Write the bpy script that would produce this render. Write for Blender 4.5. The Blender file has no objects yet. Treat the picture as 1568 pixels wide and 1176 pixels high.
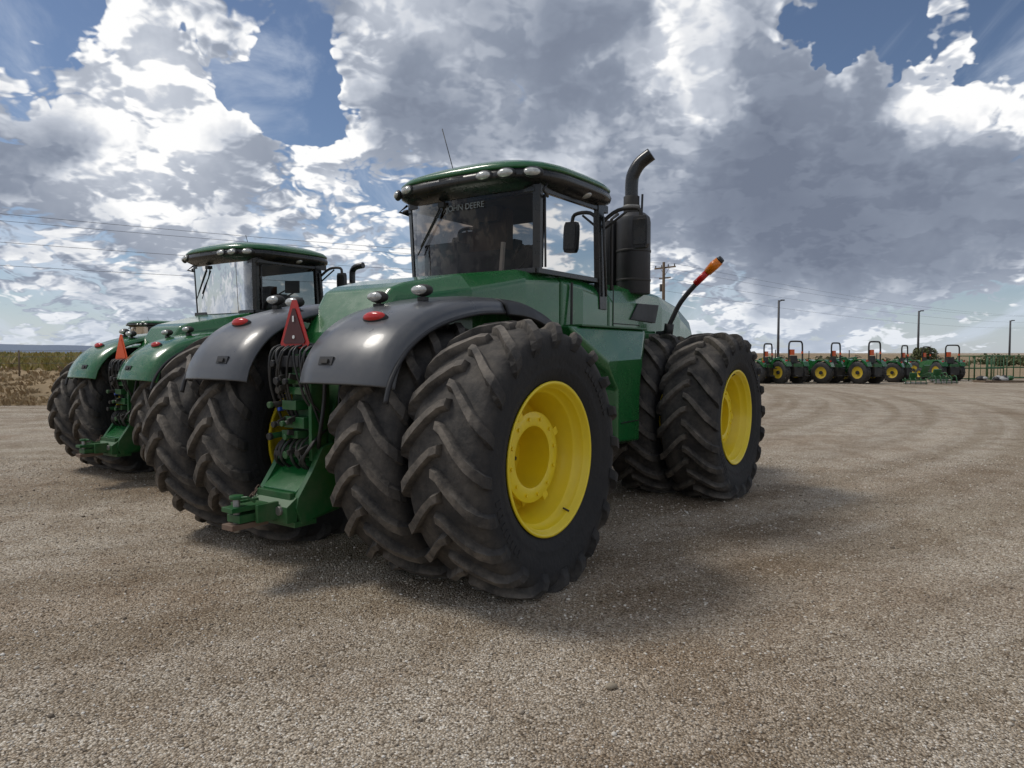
import bpy, math, random
from mathutils import Vector, Matrix, Euler
import bmesh
import numpy as np
random.seed(7); np.random.seed(7)
scene=bpy.context.scene
R=math.radians

# ------------------------------------------------------------ materials
def newmat(name):
    m=bpy.data.materials.new(name); m.use_nodes=True
    nt=m.node_tree; b=nt.nodes['Principled BSDF']; return m,nt,b
def paint(name,col,rough=.35,metal=0,coat=0,dirt=.0,bump=0.0,dirtcol=(.22,.18,.13),spec=.5,scale=3.0):
    m,nt,b=newmat(name); N=nt.nodes; L=nt.links
    b.inputs['Metallic'].default_value=metal
    b.inputs['Coat Weight'].default_value=coat; b.inputs['Coat Roughness'].default_value=.07
    b.inputs['Specular IOR Level'].default_value=spec
    tc=N.new('ShaderNodeTexCoord')
    n=N.new('ShaderNodeTexNoise'); n.inputs['Scale'].default_value=scale; n.inputs['Detail'].default_value=5; n.inputs['Roughness'].default_value=.7
    L.new(tc.outputs['Object'],n.inputs['Vector'])
    mr=N.new('ShaderNodeMapRange'); mr.inputs[1].default_value=.4; mr.inputs[2].default_value=.75; mr.inputs[3].default_value=0; mr.inputs[4].default_value=dirt
    L.new(n.outputs['Fac'],mr.inputs[0])
    mx=N.new('ShaderNodeMix'); mx.data_type='RGBA'; mx.inputs['A'].default_value=(*col,1); mx.inputs['B'].default_value=(*dirtcol,1)
    L.new(mr.outputs[0],mx.inputs['Factor']); L.new(mx.outputs['Result'],b.inputs['Base Color'])
    r2=N.new('ShaderNodeMapRange'); r2.inputs[1].default_value=.3; r2.inputs[2].default_value=.7; r2.inputs[3].default_value=rough*.8; r2.inputs[4].default_value=min(1,rough*1.35)
    L.new(n.outputs['Fac'],r2.inputs[0]); L.new(r2.outputs[0],b.inputs['Roughness'])
    if bump:
        n2=N.new('ShaderNodeTexNoise'); n2.inputs['Scale'].default_value=40; n2.inputs['Detail'].default_value=4
        L.new(tc.outputs['Object'],n2.inputs['Vector'])
        bp=N.new('ShaderNodeBump'); bp.inputs['Strength'].default_value=bump; bp.inputs['Distance'].default_value=.01
        L.new(n2.outputs['Fac'],bp.inputs['Height']); L.new(bp.outputs[0],b.inputs['Normal'])
    return m
M={}
M['green']=paint('green_paint',(.010,.115,.027),.24,coat=.5,dirt=.09)
M['greend']=paint('green_frame_paint',(.009,.095,.023),.4,dirt=.3)
M['yellow']=paint('yellow_paint',(.88,.66,.015),.38,coat=.2,dirt=.14,dirtcol=(.35,.25,.06))
M['yellowd']=paint('dull_yellow_paint',(.55,.38,.01),.5,dirt=.3)
M['grey']=paint('fender_grey',(.068,.071,.077),.31,coat=.15,dirt=.3,dirtcol=(.16,.15,.14))
M['blackpl']=paint('black_plastic',(.022,.022,.024),.5,dirt=.3,dirtcol=(.07,.065,.06))
M['blackgl']=paint('black_gloss',(.012,.013,.014),.25,dirt=.15)
M['black']=paint('black_steel',(.015,.015,.015),.55,dirt=.2)
M['steel']=paint('steel',(.30,.29,.27),.45,metal=.7,dirt=.3)
M['seat']=paint('seat_cloth',(.12,.09,.065),.9)
M['rust']=paint('rusty_steel',(.16,.10,.07),.7,dirt=.6)
M['red']=paint('red_lens',(.50,.02,.015),.2)
M['reddull']=paint('red_reflective',(.45,.025,.02),.45,dirt=.3,dirtcol=(.12,.02,.02))
M['reddark']=paint('faded_dark_red',(.070,.016,.016),.5)
M['redor']=paint('orange_reflective',(.75,.10,.02),.5)
M['amber']=paint('amber_lens',(.75,.20,.01),.2)
M['lens']=paint('clear_lens',(.6,.6,.56),.15,metal=.3,scale=30,dirt=.6,dirtcol=(.12,.12,.12))
M['white']=paint('white_plastic',(.7,.7,.68),.4)
M['wrap']=paint('faded_wrap',(.36,.36,.35),.6,dirt=.5)
M['wood']=paint('weathered_wood',(.16,.11,.07),.85,dirt=.5)
M['galv']=paint('dark_pole_steel',(.08,.08,.085),.6)
M['blue']=paint('blue_cap',(.03,.1,.5),.4)
M['orange']=paint('orange_cap',(.65,.10,.02),.4)

def glassmat(name,tint):
    m=bpy.data.materials.new(name); m.use_nodes=True; nt=m.node_tree; N=nt.nodes; L=nt.links
    N.clear(); o=N.new('ShaderNodeOutputMaterial'); t=N.new('ShaderNodeBsdfTransparent'); t.inputs[0].default_value=(*tint,1)
    g=N.new('ShaderNodeBsdfGlossy'); g.inputs['Roughness'].default_value=.02; g.inputs[0].default_value=(.7,.7,.7,1)
    f=N.new('ShaderNodeFresnel'); f.inputs[0].default_value=1.30
    mx=N.new('ShaderNodeMixShader'); L.new(f.outputs[0],mx.inputs[0]); L.new(t.outputs[0],mx.inputs[1]); L.new(g.outputs[0],mx.inputs[2]); L.new(mx.outputs[0],o.inputs[0])
    return m
M['glass']=glassmat('tinted_glass',(.50,.51,.50))
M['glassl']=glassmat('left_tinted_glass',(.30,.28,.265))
M['glassd']=glassmat('dark_tinted_glass',(.56,.50,.46))

def tyremat():
    m,nt,b=newmat('tire_rubber'); N=nt.nodes; L=nt.links
    tc=N.new('ShaderNodeTexCoord'); sp=N.new('ShaderNodeSeparateXYZ'); L.new(tc.outputs['Object'],sp.inputs[0])
    def mth(op,a,c=None):
        n=N.new('ShaderNodeMath'); n.operation=op
        for i,v in enumerate((a,c)):
            if v is None: continue
            if isinstance(v,(int,float)): n.inputs[i].default_value=v
            else: L.new(v,n.inputs[i])
        return n.outputs[0]
    r=mth('SQRT',mth('ADD',mth('MULTIPLY',sp.outputs[1],sp.outputs[1]),mth('MULTIPLY',sp.outputs[2],sp.outputs[2])))
    mr=N.new('ShaderNodeMapRange'); mr.inputs[1].default_value=.80; mr.inputs[2].default_value=.92; L.new(r,mr.inputs[0])
    n=N.new('ShaderNodeTexNoise'); n.inputs['Scale'].default_value=5; n.inputs['Detail'].default_value=6; n.inputs['Roughness'].default_value=.7; L.new(tc.outputs['Object'],n.inputs['Vector'])
    m2=N.new('ShaderNodeMapRange'); m2.inputs[1].default_value=.38; m2.inputs[2].default_value=.64; m2.inputs[3].default_value=.22; m2.inputs[4].default_value=1; L.new(n.outputs['Fac'],m2.inputs[0])
    m3=N.new('ShaderNodeMapRange'); m3.inputs[1].default_value=.935; m3.inputs[2].default_value=.975; m3.inputs[3].default_value=.45; m3.inputs[4].default_value=1; L.new(r,m3.inputs[0])
    f=mth('MULTIPLY',mth('MULTIPLY',mth('ADD',mth('MULTIPLY',mr.outputs[0],.92),.10),m2.outputs[0]),m3.outputs[0])
    mx=N.new('ShaderNodeMix'); mx.data_type='RGBA'; mx.inputs['A'].default_value=(.020,.020,.021,1); mx.inputs['B'].default_value=(.195,.168,.138,1)
    L.new(f,mx.inputs['Factor']); L.new(mx.outputs['Result'],b.inputs['Base Color']); b.inputs['Roughness'].default_value=.82; b.inputs['Specular IOR Level'].default_value=.35
    n2=N.new('ShaderNodeTexNoise'); n2.inputs['Scale'].default_value=28; n2.inputs['Detail'].default_value=5; L.new(tc.outputs['Object'],n2.inputs['Vector'])
    bp=N.new('ShaderNodeBump'); bp.inputs['Strength'].default_value=.5; bp.inputs['Distance'].default_value=.014; L.new(n2.outputs['Fac'],bp.inputs['Height']); L.new(bp.outputs[0],b.inputs['Normal'])
    return m
M['tire']=tyremat()

# ------------------------------------------------------------ mesh helpers
def mesh_from(name,v,f,mats,midx=None,smooth=False):
    me=bpy.data.meshes.new(name); me.from_pydata(v,[],f)
    for m in (mats if isinstance(mats,list) else [mats]): me.materials.append(m)
    if midx: me.polygons.foreach_set('material_index',midx)
    if smooth: me.polygons.foreach_set('use_smooth',[True]*len(me.polygons))
    me.update()
    bm=bmesh.new(); bm.from_mesh(me); bmesh.ops.recalc_face_normals(bm,faces=bm.faces); bm.to_mesh(me); bm.free()
    return me
def obj(name,me,parent=None,loc=(0,0,0),rot=(0,0,0),bevel=0,seg=2):
    o=bpy.data.objects.new(name,me); scene.collection.objects.link(o); o.location=loc; o.rotation_euler=rot
    if parent: o.parent=parent
    if bevel:
        md=o.modifiers.new('bev','BEVEL'); md.width=bevel; md.segments=seg; md.limit_method='ANGLE'; md.angle_limit=R(30)
    return o
def empty(name,loc,rz=0,s=1):
    o=bpy.data.objects.new(name,None); scene.collection.objects.link(o); o.location=loc; o.rotation_euler=(0,0,rz); o.scale=(s,s,s); o.empty_display_size=.3; return o

class MB:
    def __init__(s): s.v=[]; s.f=[]; s.m=[]; s.mats=[]; s.sm=[]
    def mi(s,mat):
        if mat not in s.mats: s.mats.append(mat)
        return s.mats.index(mat)
    def add(s,v,f,mat,smooth=False,mtx=None):
        o=len(s.v)
        if mtx is not None: v=[tuple(mtx@Vector(p)) for p in v]
        s.v+= [tuple(p) for p in v]; s.f+=[tuple(i+o for i in q) for q in f]; k=s.mi(mat); s.m+=[k]*len(f); s.sm+=[smooth]*len(f)
    def box(s,c,d,mat,rot=(0,0,0),taper=1.0):
        x,y,z=[a/2 for a in d]
        v=[(-x,-y,-z),(x,-y,-z),(x,y,-z),(-x,y,-z),(-x*taper,-y*taper,z),(x*taper,-y*taper,z),(x*taper,y*taper,z),(-x*taper,y*taper,z)]
        f=[(0,3,2,1),(4,5,6,7),(0,1,5,4),(1,2,6,5),(2,3,7,6),(3,0,4,7)]
        mt=Matrix.Translation(c)@Euler(rot).to_matrix().to_4x4(); s.add(v,f,mat,False,mt)
    def tube(s,pts,r,mat,n=12,cap=True,smooth=True):
        pts=[Vector(p) for p in pts]; rr=r if isinstance(r,(list,tuple)) else [r]*len(pts)
        v=[];f=[]; up=None
        for i,p in enumerate(pts):
            t=(pts[min(i+1,len(pts)-1)]-pts[max(i-1,0)]).normalized()
            if up is None:
                a=Vector((0,0,1)) if abs(t.z)<.9 else Vector((1,0,0)); up=(a-t*a.dot(t)).normalized()
            else: up=(up-t*up.dot(t)).normalized()
            w=t.cross(up)
            for k in range(n):
                q=2*math.pi*k/n; v.append(tuple(p+(up*math.cos(q)+w*math.sin(q))*rr[i]))
        for i in range(len(pts)-1):
            for k in range(n):
                a=i*n+k;b=i*n+(k+1)%n; f.append((a,b,b+n,a+n))
        s.add(v,f,mat,smooth)
        if cap:
            o=len(s.v)-len(v); k=s.mi(mat)
            s.f.append(tuple(range(o+n-1,o-1,-1))); s.f.append(tuple(range(o+len(v)-n,o+len(v)))); s.m+=[k,k]; s.sm+=[False,False]
    def loft(s,secs,mat,cap=True,smooth=False,closed=True):
        n=len(secs[0]); v=[p for q in secs for p in q]; f=[]
        for i in range(len(secs)-1):
            for k in range(n if closed else n-1):
                a=i*n+k;b=i*n+(k+1)%n; f.append((a,b,b+n,a+n))
        if cap: f.append(tuple(range(n-1,-1,-1))); f.append(tuple(range((len(secs)-1)*n,len(secs)*n)))
        s.add(v,f,mat,smooth)
    def prism(s,poly,x0,x1,mat):
        s.loft([[(x0,y,z) for y,z in poly],[(x1,y,z) for y,z in poly]],mat)
    def revx(s,prof,mat,n=48,c=(0,0,0),smooth=True):
        v=[];f=[]
        for x,r in prof:
            for k in range(n):
                a=2*math.pi*k/n; v.append((c[0]+x,c[1]+r*math.cos(a),c[2]+r*math.sin(a)))
        for i in range(len(prof)-1):
            for k in range(n):
                a=i*n+k;b=i*n+(k+1)%n; f.append((a,b,b+n,a+n))
        s.add(v,f,mat,smooth)
    def ellipsoid(s,c,r,mat,n=14,rot=(0,0,0)):
        v=[];f=[];h=n//2
        for i in range(h+1):
            t=math.pi*i/h
            for k in range(n):
                a=2*math.pi*k/n; v.append((r[0]*math.sin(t)*math.cos(a),r[1]*math.sin(t)*math.sin(a),r[2]*math.cos(t)))
        for i in range(h):
            for k in range(n):
                a=i*n+k;b=i*n+(k+1)%n; f.append((a,b,b+n,a+n))
        s.add(v,f,mat,True,Matrix.Translation(c)@Euler(rot).to_matrix().to_4x4())
    def mesh(s,name):
        me=bpy.data.meshes.new(name); me.from_pydata(s.v,[],s.f)
        for m in s.mats: me.materials.append(m)
        me.polygons.foreach_set('material_index',s.m)
        me.polygons.foreach_set('use_smooth',s.sm); me.update()
        bm=bmesh.new(); bm.from_mesh(me); bmesh.ops.recalc_face_normals(bm,faces=bm.faces); bm.to_mesh(me); bm.free()
        return me
    def obj(s,name,parent=None,bevel=0,seg=2,loc=(0,0,0),rot=(0,0,0)):
        return obj(name,s.mesh(name),parent,loc,rot,bevel,seg)

def crspline(pts,n=6):
    P=[Vector(p) for p in pts]; out=[]
    for i in range(len(P)-1):
        p0=P[max(i-1,0)];p1=P[i];p2=P[i+1];p3=P[min(i+2,len(P)-1)]
        for k in range(n):
            t=k/n; out.append(.5*((2*p1)+(p2-p0)*t+(2*p0-5*p1+4*p2-p3)*t*t+(3*p1-p0-3*p2+p3)*t**3))
    out.append(P[-1]); return out

# ------------------------------------------------------------ wheels
HUBZ=.935
def tyre_mesh(phase,name):
    b=MB()
    half=[(.235,.535),(.262,.56),(.285,.60),(.300,.64),(.304,.655),(.302,.668),(.312,.70),(.320,.75),(.319,.80),(.312,.84),(.298,.875),(.27,.902),(.22,.92),(.12,.930),(0,.933)]
    prof=half+[(-x,r) for x,r in half[-2::-1]]
    b.revx(prof,M['tire'],96)
    NL=20
    st=[(-.035,.933,0,1,.050),(0.03,.933,0,1,.058),(.10,.930,0,1,.064),(.17,.925,0.05,1,.067),(.23,.912,.2,.97,.068),(.272,.896,.5,.86,.066),(.300,.868,.85,.5,.055),(.313,.835,1,.2,.038),(.319,.79,1,0,.008)]
    rnd=random.Random(int(phase*1000))
    for side in (1,-1):
        for i in range(NL):
            a0=2*math.pi*(i+(0.5 if side<0 else 0))/NL+phase+rnd.uniform(-.007,.007); wear=rnd.uniform(.88,1.02)
            v=[];f=[]
            for j,(x,r,ox,orr,h) in enumerate(st):
                u=max(0,x)/.31; h*=rnd.uniform(.92,1.06)*wear
                a=a0-.34*(u**1.2)-(0.0 if j<6 else .01*(j-5))+rnd.uniform(-.003,.003)
                wb=.046+.020*u; wt=.026+.016*u
                bx=x-ox*.012; br=r-orr*.012; tx=x+ox*h; tr=r+orr*h
                if j==0: tx+=.015
                for (aa,xx,rr2) in ((a-wb,bx,br),(a-wt,tx,tr),(a+wt,tx,tr),(a+wb,bx,br)):
                    v.append((side*xx,-rr2*math.cos(aa),rr2*math.sin(aa)))
            n=len(st)
            for j in range(n-1):
                for k in range(3):
                    f.append((j*4+k,j*4+k+1,j*4+4+k+1,j*4+4+k))
            f.append((0,1,2,3)); f.append((n*4-4,n*4-3,n*4-2,n*4-1))
            b.add(v,f,M['tire'])
    for side in (1,-1):
        for base in (0.4,3.4):
            for i in range(9):
                a=base+i*.075
                b.box((side*.317,.745*math.cos(a),.745*math.sin(a)),(.012,.05,.032),M['tire'],(a,0,0))
    vv=[]
    for x,y,z in b.v:
        if z<-HUBZ: z=-HUBZ-.004
        if z<-.6: x*=1+.10*((-z-.6)/.34)**2*(1 if abs(x)>.1 else .2)
        vv.append((x,y,z))
    b.v=vv
    return b.mesh(name)
def rim_mesh(name):
    b=MB(); Y=M['yellow']
    outer=[(.255,.53),(.262,.553),(.274,.556),(.279,.545),(.272,.528),(.240,.522),(.236,.506),(.228,.502),(.175,.497),(.165,.476),(.155,.470),(.03,.464),(.015,.448),(-.10,.440)]
    b.revx(outer,Y,96)
    b.revx([(-.10,.440),(-.14,.42),(-.155,.32),(-.155,.30)],Y,72)
    b.revx([(-.155,.30),(.075,.30)],Y,56); b.revx([(.075,.30),(.078,.330)],Y,56); b.revx([(.078,.330),(.100,.330)],Y,56)
    b.revx([(.100,.330),(.103,.325),(.104,.235),(.10,.226)],Y,56); b.revx([(.10,.226),(-.17,.222)],Y,56)
    b.revx([(-.17,.222),(-.172,0)],Y,56)
    b.revx([(-.10,.440),(-.20,.46),(-.255,.53),(-.27,.553),(-.28,.545),(-.27,.52),(-.2,.44),(-.18,.42),(-.18,0)],Y,56)
    for i in range(12):
        a=2*math.pi*i/12+.2
        b.tube([(.10,.282*math.cos(a),.282*math.sin(a)),(.118,.282*math.cos(a),.282*math.sin(a))],.014,Y,6,smooth=False)
        b.tube([(-.175,.15*math.cos(a),.15*math.sin(a)),(-.15,.15*math.cos(a),.15*math.sin(a))],.016,M['black'] if i%2 else Y,6,smooth=False)
    for i in range(4):
        a=2*math.pi*i/4+.5
        b.box((.05,.340*math.cos(a),.340*math.sin(a)),(.11,.055,.06),Y,(a,0,0))
        b.box((-.12,.39*math.cos(a),.39*math.sin(a)),(.06,.12,.12),Y,(a,0,0))
        b.tube([(-.16,.37*math.cos(a+.8),.37*math.sin(a+.8)),(-.135,.37*math.cos(a+.8),.37*math.sin(a+.8))],.035,M['black'],12)
    b.tube([(.245,.505*math.cos(-1.0),.505*math.sin(-1.0)),(.20,.48*math.cos(-1.0),.48*math.sin(-1.0))],.007,M['black'],6)
    return b.mesh(name)
tyres=[tyre_mesh(p,'tire_mesh') for p in (0,.11,.2,.05)]
rimO=rim_mesh('rim_mesh')

def fender(root,side,mat,mat2):
    path=[(-.99,1.47),(-.95,1.60),(-.86,1.74),(-.72,1.87),(-.5,1.985),(-.22,2.065),(.06,2.11),(.35,2.125)]
    ext=[(.36,2.12),(.62,2.11),(.88,2.06),(1.1,1.97),(1.3,1.84),(1.42,1.70)]
    def cs(y,z,nx,nz,ix=.33,ox=1.20,drop=.11):
        pts=[(ix,-.05),(ix+.04,-.01),(ix+.2,.008),(ox-.3,.010),(ox-.1,-.012),(ox-.03,-.045),(ox,-drop)]
        return [(side*x,y+nx*d,z+nz*d) for x,d in pts]
    def build(name,P,m,ox,drop,thick):
        P=[(p.x,p.y) for p in crspline([(a,c,0) for a,c in P],4)]
        secs=[]
        for i,(y,z) in enumerate(P):
            a=P[max(i-1,0)];c=P[min(i+1,len(P)-1)]; ty,tz=c[0]-a[0],c[1]-a[1]; l=math.hypot(ty,tz); ny,nz=-tz/l,ty/l
            secs.append(cs(y,z,ny,nz,ox=ox,drop=drop))
        b=MB(); b.loft(secs,m,cap=False,smooth=True,closed=False)
        o=b.obj(name,root); s=o.modifiers.new('s','SOLIDIFY'); s.thickness=thick; s.offset=0
        bv=o.modifiers.new('b','BEVEL'); bv.width=.006; bv.segments=2; bv.limit_method='ANGLE'; bv.angle_limit=R(50)
    build('fender_rear',path,mat,1.20,.11,.03)
    build('fender_extension',ext,mat2,1.24,.13,.03)
    b=MB(); lip=[(p.x,p.y) for p in crspline([(a,c,0) for a,c in path],4)]
    b.tube([(side*1.205,y+.02,z-.115) for y,z in lip],.018,M['blackpl'],6)
    b.ellipsoid((side*.80,-.66,1.93),(.125,.05,.055),M['black'],16,(R(45),0,0))
    b.ellipsoid((side*.80,-.672,1.942),(.112,.045,.044),M['red'],16,(R(45),0,0))
    for lx,ly,lz in ((.50,-.36,2.12),(.88,-.27,2.16)):
        b.tube([(side*lx,ly+.02,lz-.12),(side*lx,ly+.02,lz-.03)],.02,M['black'],8)
        b.box((side*lx,ly+.02,lz-.065),(.07,.05,.03),M['black'])
        b.ellipsoid((side*lx,ly+.02,lz),(.09,.065,.047),M['black'],16)
        b.ellipsoid((side*lx,ly-.025,lz),(.076,.03,.036),M['lens'],16)
    b.box((side*.62,-.955,1.63),(.14,.03,.06),M['blackpl'],(R(-20),0,0)); b.box((side*.62,-.975,1.63),(.07,.02,.03),M['black'],(R(-20),0,0))
    b.obj('fender_lamps',root)

def superell(hw,hl,cy,z,n=48,e=4.0,bow=.0):
    out=[]
    for k in range(n):
        a=2*math.pi*k/n; c,s=math.cos(a),math.sin(a)
        x=hw*math.copysign(abs(c)**(2/e),c); y=hl*math.copysign(abs(s)**(2/e),s)
        y-=bow*(1-(x/hw)**2)*(1 if y<0 else -1)
        out.append((x,cy+y,z))
    return out

def build_tractor(loc,rz,s,fmat,fmat2,cs=0.0,name='articulated_tractor'):
    root=empty(name,loc,rz,s)
    k=0
    for ay in (0,4.05):
        for sx in (1,-1):
            for cx,nm in ((1.61,'outer'),(.885,'inner')):
                obj('tire_'+nm,tyres[k%4],root,(sx*cx,ay,HUBZ))
                obj('rim_'+nm,rimO,root,(sx*cx,ay,HUBZ),(R(37*k),0,0 if sx>0 else math.pi))
                k+=1
    G=M['green'];GD=M['greend']
    b=MB()
    for ay in (0,4.05):
        b.tube([(-1.75,ay,HUBZ),(-1.5,ay,HUBZ)],.11,M['yellow'],16); b.tube([(-1.44,ay,HUBZ),(1.44,ay,HUBZ)],.11,M['black'],16)
        b.tube([(-.5,ay,HUBZ),(.5,ay,HUBZ)],.24,GD,20)
        b.ellipsoid((0,ay,HUBZ),(.33,.33,.32),GD,20)
    b.obj('axles',root)
    b=MB()
    b.prism([(-.60,.62),(-.58,1.15),(-.42,1.55),(1.3,1.6),(1.6,1.2),(1.6,.75),(.6,.55)],-.17,.20,GD)
    b.prism([(1.75,.7),(1.75,1.3),(2.1,1.7),(5.5,1.7),(5.8,1.2),(5.6,.75)],-.42,.42,GD)
    b.tube([(0,1.66,.6),(0,1.66,1.35)],.13,M['black'],16)
    b.tube([(.28,1.1,.95),(.5,2.2,.95)],.05,M['black'],12); b.tube([(-.28,1.1,.95),(-.5,2.2,.95)],.05,M['black'],12)
    b.obj('frame',root,.015)
    b=MB()
    side=[(-.52,.50),(-.90,.42),(-.95,.54),(-.93,.62),(-.80,.80),(-.70,.97),(-.5,1.02)]
    b.prism(side,-.24,-.19,GD); b.prism(side,.21,.26,GD)
    b.prism([(-.50,.46),(-.90,.40),(-.90,.46),(-.50,.52)],-.19,.21,GD)
    b.prism([(-.50,.9),(-.76,.74),(-.91,.62),(-.91,.66),(-.74,.80),(-.50,.98)],-.19,.21,G)
    b.box((0,-.94,.60),(.40,.04,.10),GD); b.box((0,-.86,.42),(.50,.2,.04),GD)
    b.prism([(-.93,.44),(-1.02,.44),(-1.02,.56),(-.93,.62)],-.22,.24,GD)
    b.box((0,-1.00,.50),(.15,.60,.055),GD); b.box((0,-1.20,.57),(.13,.30,.035),GD); b.box((0,-1.20,.445),(.13,.3,.04),M['rust'])
    b.box((-.12,-1.12,.53),(.03,.22,.13),GD); b.box((.12,-1.10,.53),(.03,.18,.13),GD)
    b.tube([(0,-1.27,.40),(0,-1.27,.64)],.026,M['steel'],10); b.tube([(0,-1.27,.64),(0,-1.27,.665)],.05,GD,12)
    b.tube([(.03,-1.27,.65),(.10,-1.25,.66),(.12,-1.2,.62)],.01,GD,6)
    for sx in (-1,1):
        b.tube([(sx*.16,-1.0,.53),(sx*.16,-1.04,.53)],.035,M['steel'],8); b.tube([(sx*.2,-.95,.46),(sx*.2,-.99,.46)],.03,GD,8)
    # safety chain links along the hitch
    P=crspline([(-.20,-.94,.66),(-.24,-1.06,.50),(-.20,-1.15,.42),(-.10,-1.16,.48)],5)
    for i,p in enumerate(P[:-1]):
        q=P[i+1]; d=(q-p); mid=(p+q)/2; sidev=Vector((0,0,1)).cross(d).normalized()*.014 if i%2 else Vector((1,0,0)).cross(d).normalized()*.014
        b.tube([p-d*.2+sidev,q+d*.2+sidev],.005,M['rust'],5); b.tube([p-d*.2-sidev,q+d*.2-sidev],.005,M['rust'],5)
        b.tube([p-d*.2-sidev,p-d*.2+sidev],.005,M['rust'],5); b.tube([q+d*.2-sidev,q+d*.2+sidev],.005,M['rust'],5)
    b.obj('drawbar_hitch',root,.006)
    b=MB(); rnd=random.Random(5)
    b.box((.03,-.62,1.28),(.30,.12,.82),GD); b.box((.0,-.62,1.74),(.42,.10,.05),G)
    b.box((.20,-.70,1.18),(.035,.14,.62),GD)
    zz=.93
    while zz<1.68:
        h=rnd.choice([.08,.10,.12]); w=rnd.uniform(.16,.30); xo=rnd.uniform(-.05,.05)
        b.box((xo+.02,-.70-rnd.uniform(0,.04),zz),(w,.12,h*.72),rnd.choice([GD,GD,G,M['blackpl']]))
        nn=rnd.choice([1,2,2,3])
        for q in range(nn):
            x=xo-.12+.13*q+rnd.uniform(-.02,.02); z=zz+rnd.uniform(-.015,.015); y1=-.80-rnd.uniform(0,.06); rr=rnd.uniform(.018,.028)
            b.tube([(x,-.70,z),(x,y1,z-.01)],rr,rnd.choice([GD,GD,M['black'],M['steel']]),8)
            b.tube([(x,y1,z-.01),(x,y1-.03,z-.013)],rr*1.25,rnd.choice([M['black'],M['black'],GD,M['blackpl']]),8)
            if rnd.random()<.5: b.box((x+.04,-.80,z+.02),(.02,.10,.04),M['black'],(rnd.uniform(-.4,.4),0,0))
        zz+=h+.012
    for i,c in enumerate(('blue','steel','blue','black')):
        b.tube([(-.19,-.66,1.05+i*.1),(-.19,-.76,1.045+i*.1)],.017,M[c],8)
    for i in range(10):
        x=-.22+i*.055; x2=x+rnd.uniform(-.1,.1)
        b.tube(crspline([(x,-.62,1.76),(x-.03,-.76-rnd.uniform(0,.08),1.70),(x2-.03,-.80,1.5-rnd.uniform(0,.15)),(x2,-.70,1.3-rnd.uniform(0,.2))],5),rnd.uniform(.009,.014),M['black'],6)
    for i in range(9):
        x=-.15+i*.045
        b.tube(crspline([(x,-.62,1.1),(x+rnd.uniform(-.08,.08),-.80,.98),(x+rnd.uniform(-.08,.08),-.80,.84),(x-.05,-.6,.74)],5),rnd.uniform(.009,.014),M['black'],6)
    b.tube(crspline([(.2,-.62,1.55),(.30,-.72,1.3),(.27,-.74,1.05),(.15,-.66,.9)],6),.017,M['black'],6)
    b.tube(crspline([(.26,-.5,1.6),(.36,-.62,1.35),(.33,-.60,1.1),(.22,-.55,.95)],6),.013,M['black'],6)
    b.obj('hydraulic_couplers',root,.004)
    b=MB()
    def tri(cx,y,cz,w,h,cut,mat,th=.004):
        P=[(-w/2+cut,-h/2),(w/2-cut,-h/2),(w/2-cut*.3,-h/2+cut*.9),(cut*.7,h/2),(-cut*.7,h/2),(-w/2+cut*.3,-h/2+cut*.9)]
        b.loft([[(cx+x,y,cz+z) for x,z in P],[(cx+x,y+th,cz+z) for x,z in P]],mat)
    tri(0,-.745,1.91,.37,.37,.040,M['reddull'] if cs==0 else M['redor'])
    tri(0,-.752,1.895,.27,.27,.02,M['reddark'] if cs==0 else M['redor'])
    if cs==0:
        b.box((.0,-.757,1.95),(.018,.004,.045),M['white']);b.tube([(0,-.753,1.81),(0,-.758,1.81)],.014,M['white'],10)
    b.box((0,-.72,1.78),(.05,.03,.2),M['black'])
    b.obj('slow_moving_vehicle_sign',root)
    for sx in (1,-1): fender(root,sx,fmat,fmat2)
    def sec(y,w,zsh,wt,zt,zb):
        return [(-w,y,zb),(-w,y,zsh),(-wt,y,zt),(wt,y,zt),(w,y,zsh),(w,y,zb)]
    b=MB()
    b.loft([sec(-.46,.33,1.60,.30,1.64,1.50),sec(-.36,.40,1.80,.34,1.86,1.5),sec(-.10,.47,2.12,.40,2.22,1.5),sec(.02,.55,2.14,.44,2.27,1.6),sec(.5,.76,2.22,.62,2.37,1.7),sec(1.25+cs*.6,.80,2.36,.70,2.47,1.85),sec(1.85+cs*.6,.81,2.40,.74,2.47,1.85)],G)
    b.obj('rear_deck',root,.03,3)
    b=MB()
    b.loft([sec(1.87+cs,.81,2.40,.74,2.47,1.88),sec(2.25+cs,.84,2.36,.76,2.47,1.95),sec(2.85+cs,.82,2.30,.76,2.40,1.85)],G)
    b.obj('cab_base',root,.03,3)
    b=MB()
    def hs(y,w,zt,zb): 
        return [(-w,y,zb),(-w,y,zt-.22),(-w*.93,y,zt-.06),(-w*.72,y,zt),(w*.72,y,zt),(w*.93,y,zt-.06),(w,y,zt-.22),(w,y,zb)]
    b.loft([hs(2.9+cs,.80,2.47,1.93),hs(3.6,.80,2.50,1.92),hs(4.4,.78,2.48,1.9),hs(5.2,.70,2.38,1.8),hs(5.9,.60,2.2,1.5),hs(6.05,.5,2.0,1.4)],G)
    b.obj('hood',root,.025,3)
    b=MB()
    b.box((.0,2.45+cs,2.15),(1.5,.9,.42),GD)
    vp=[(3.42,2.08),(3.62,2.28),(4.22,2.29),(4.12,2.06)]
    b.prism(vp,.79,.818,M['blackpl']); b.prism(vp,-.818,-.79,M['blackpl'])
    for sx in (-1,1):
        b.box((sx*.803,3.0,2.2),(.012,.012,.5),M['black']); b.box((sx*.803,3.35,2.02),(.012,.7,.010),M['black'])
    b.obj('hood_vents',root,.006)
    full=[(1.70,1.95),(1.78,1.80),(2.05,1.58),(2.33,1.34),(2.35,.72),(3.0,.68),(3.03,1.3),(3.10,1.58),(3.42,1.84),(3.42,1.95)]
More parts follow.
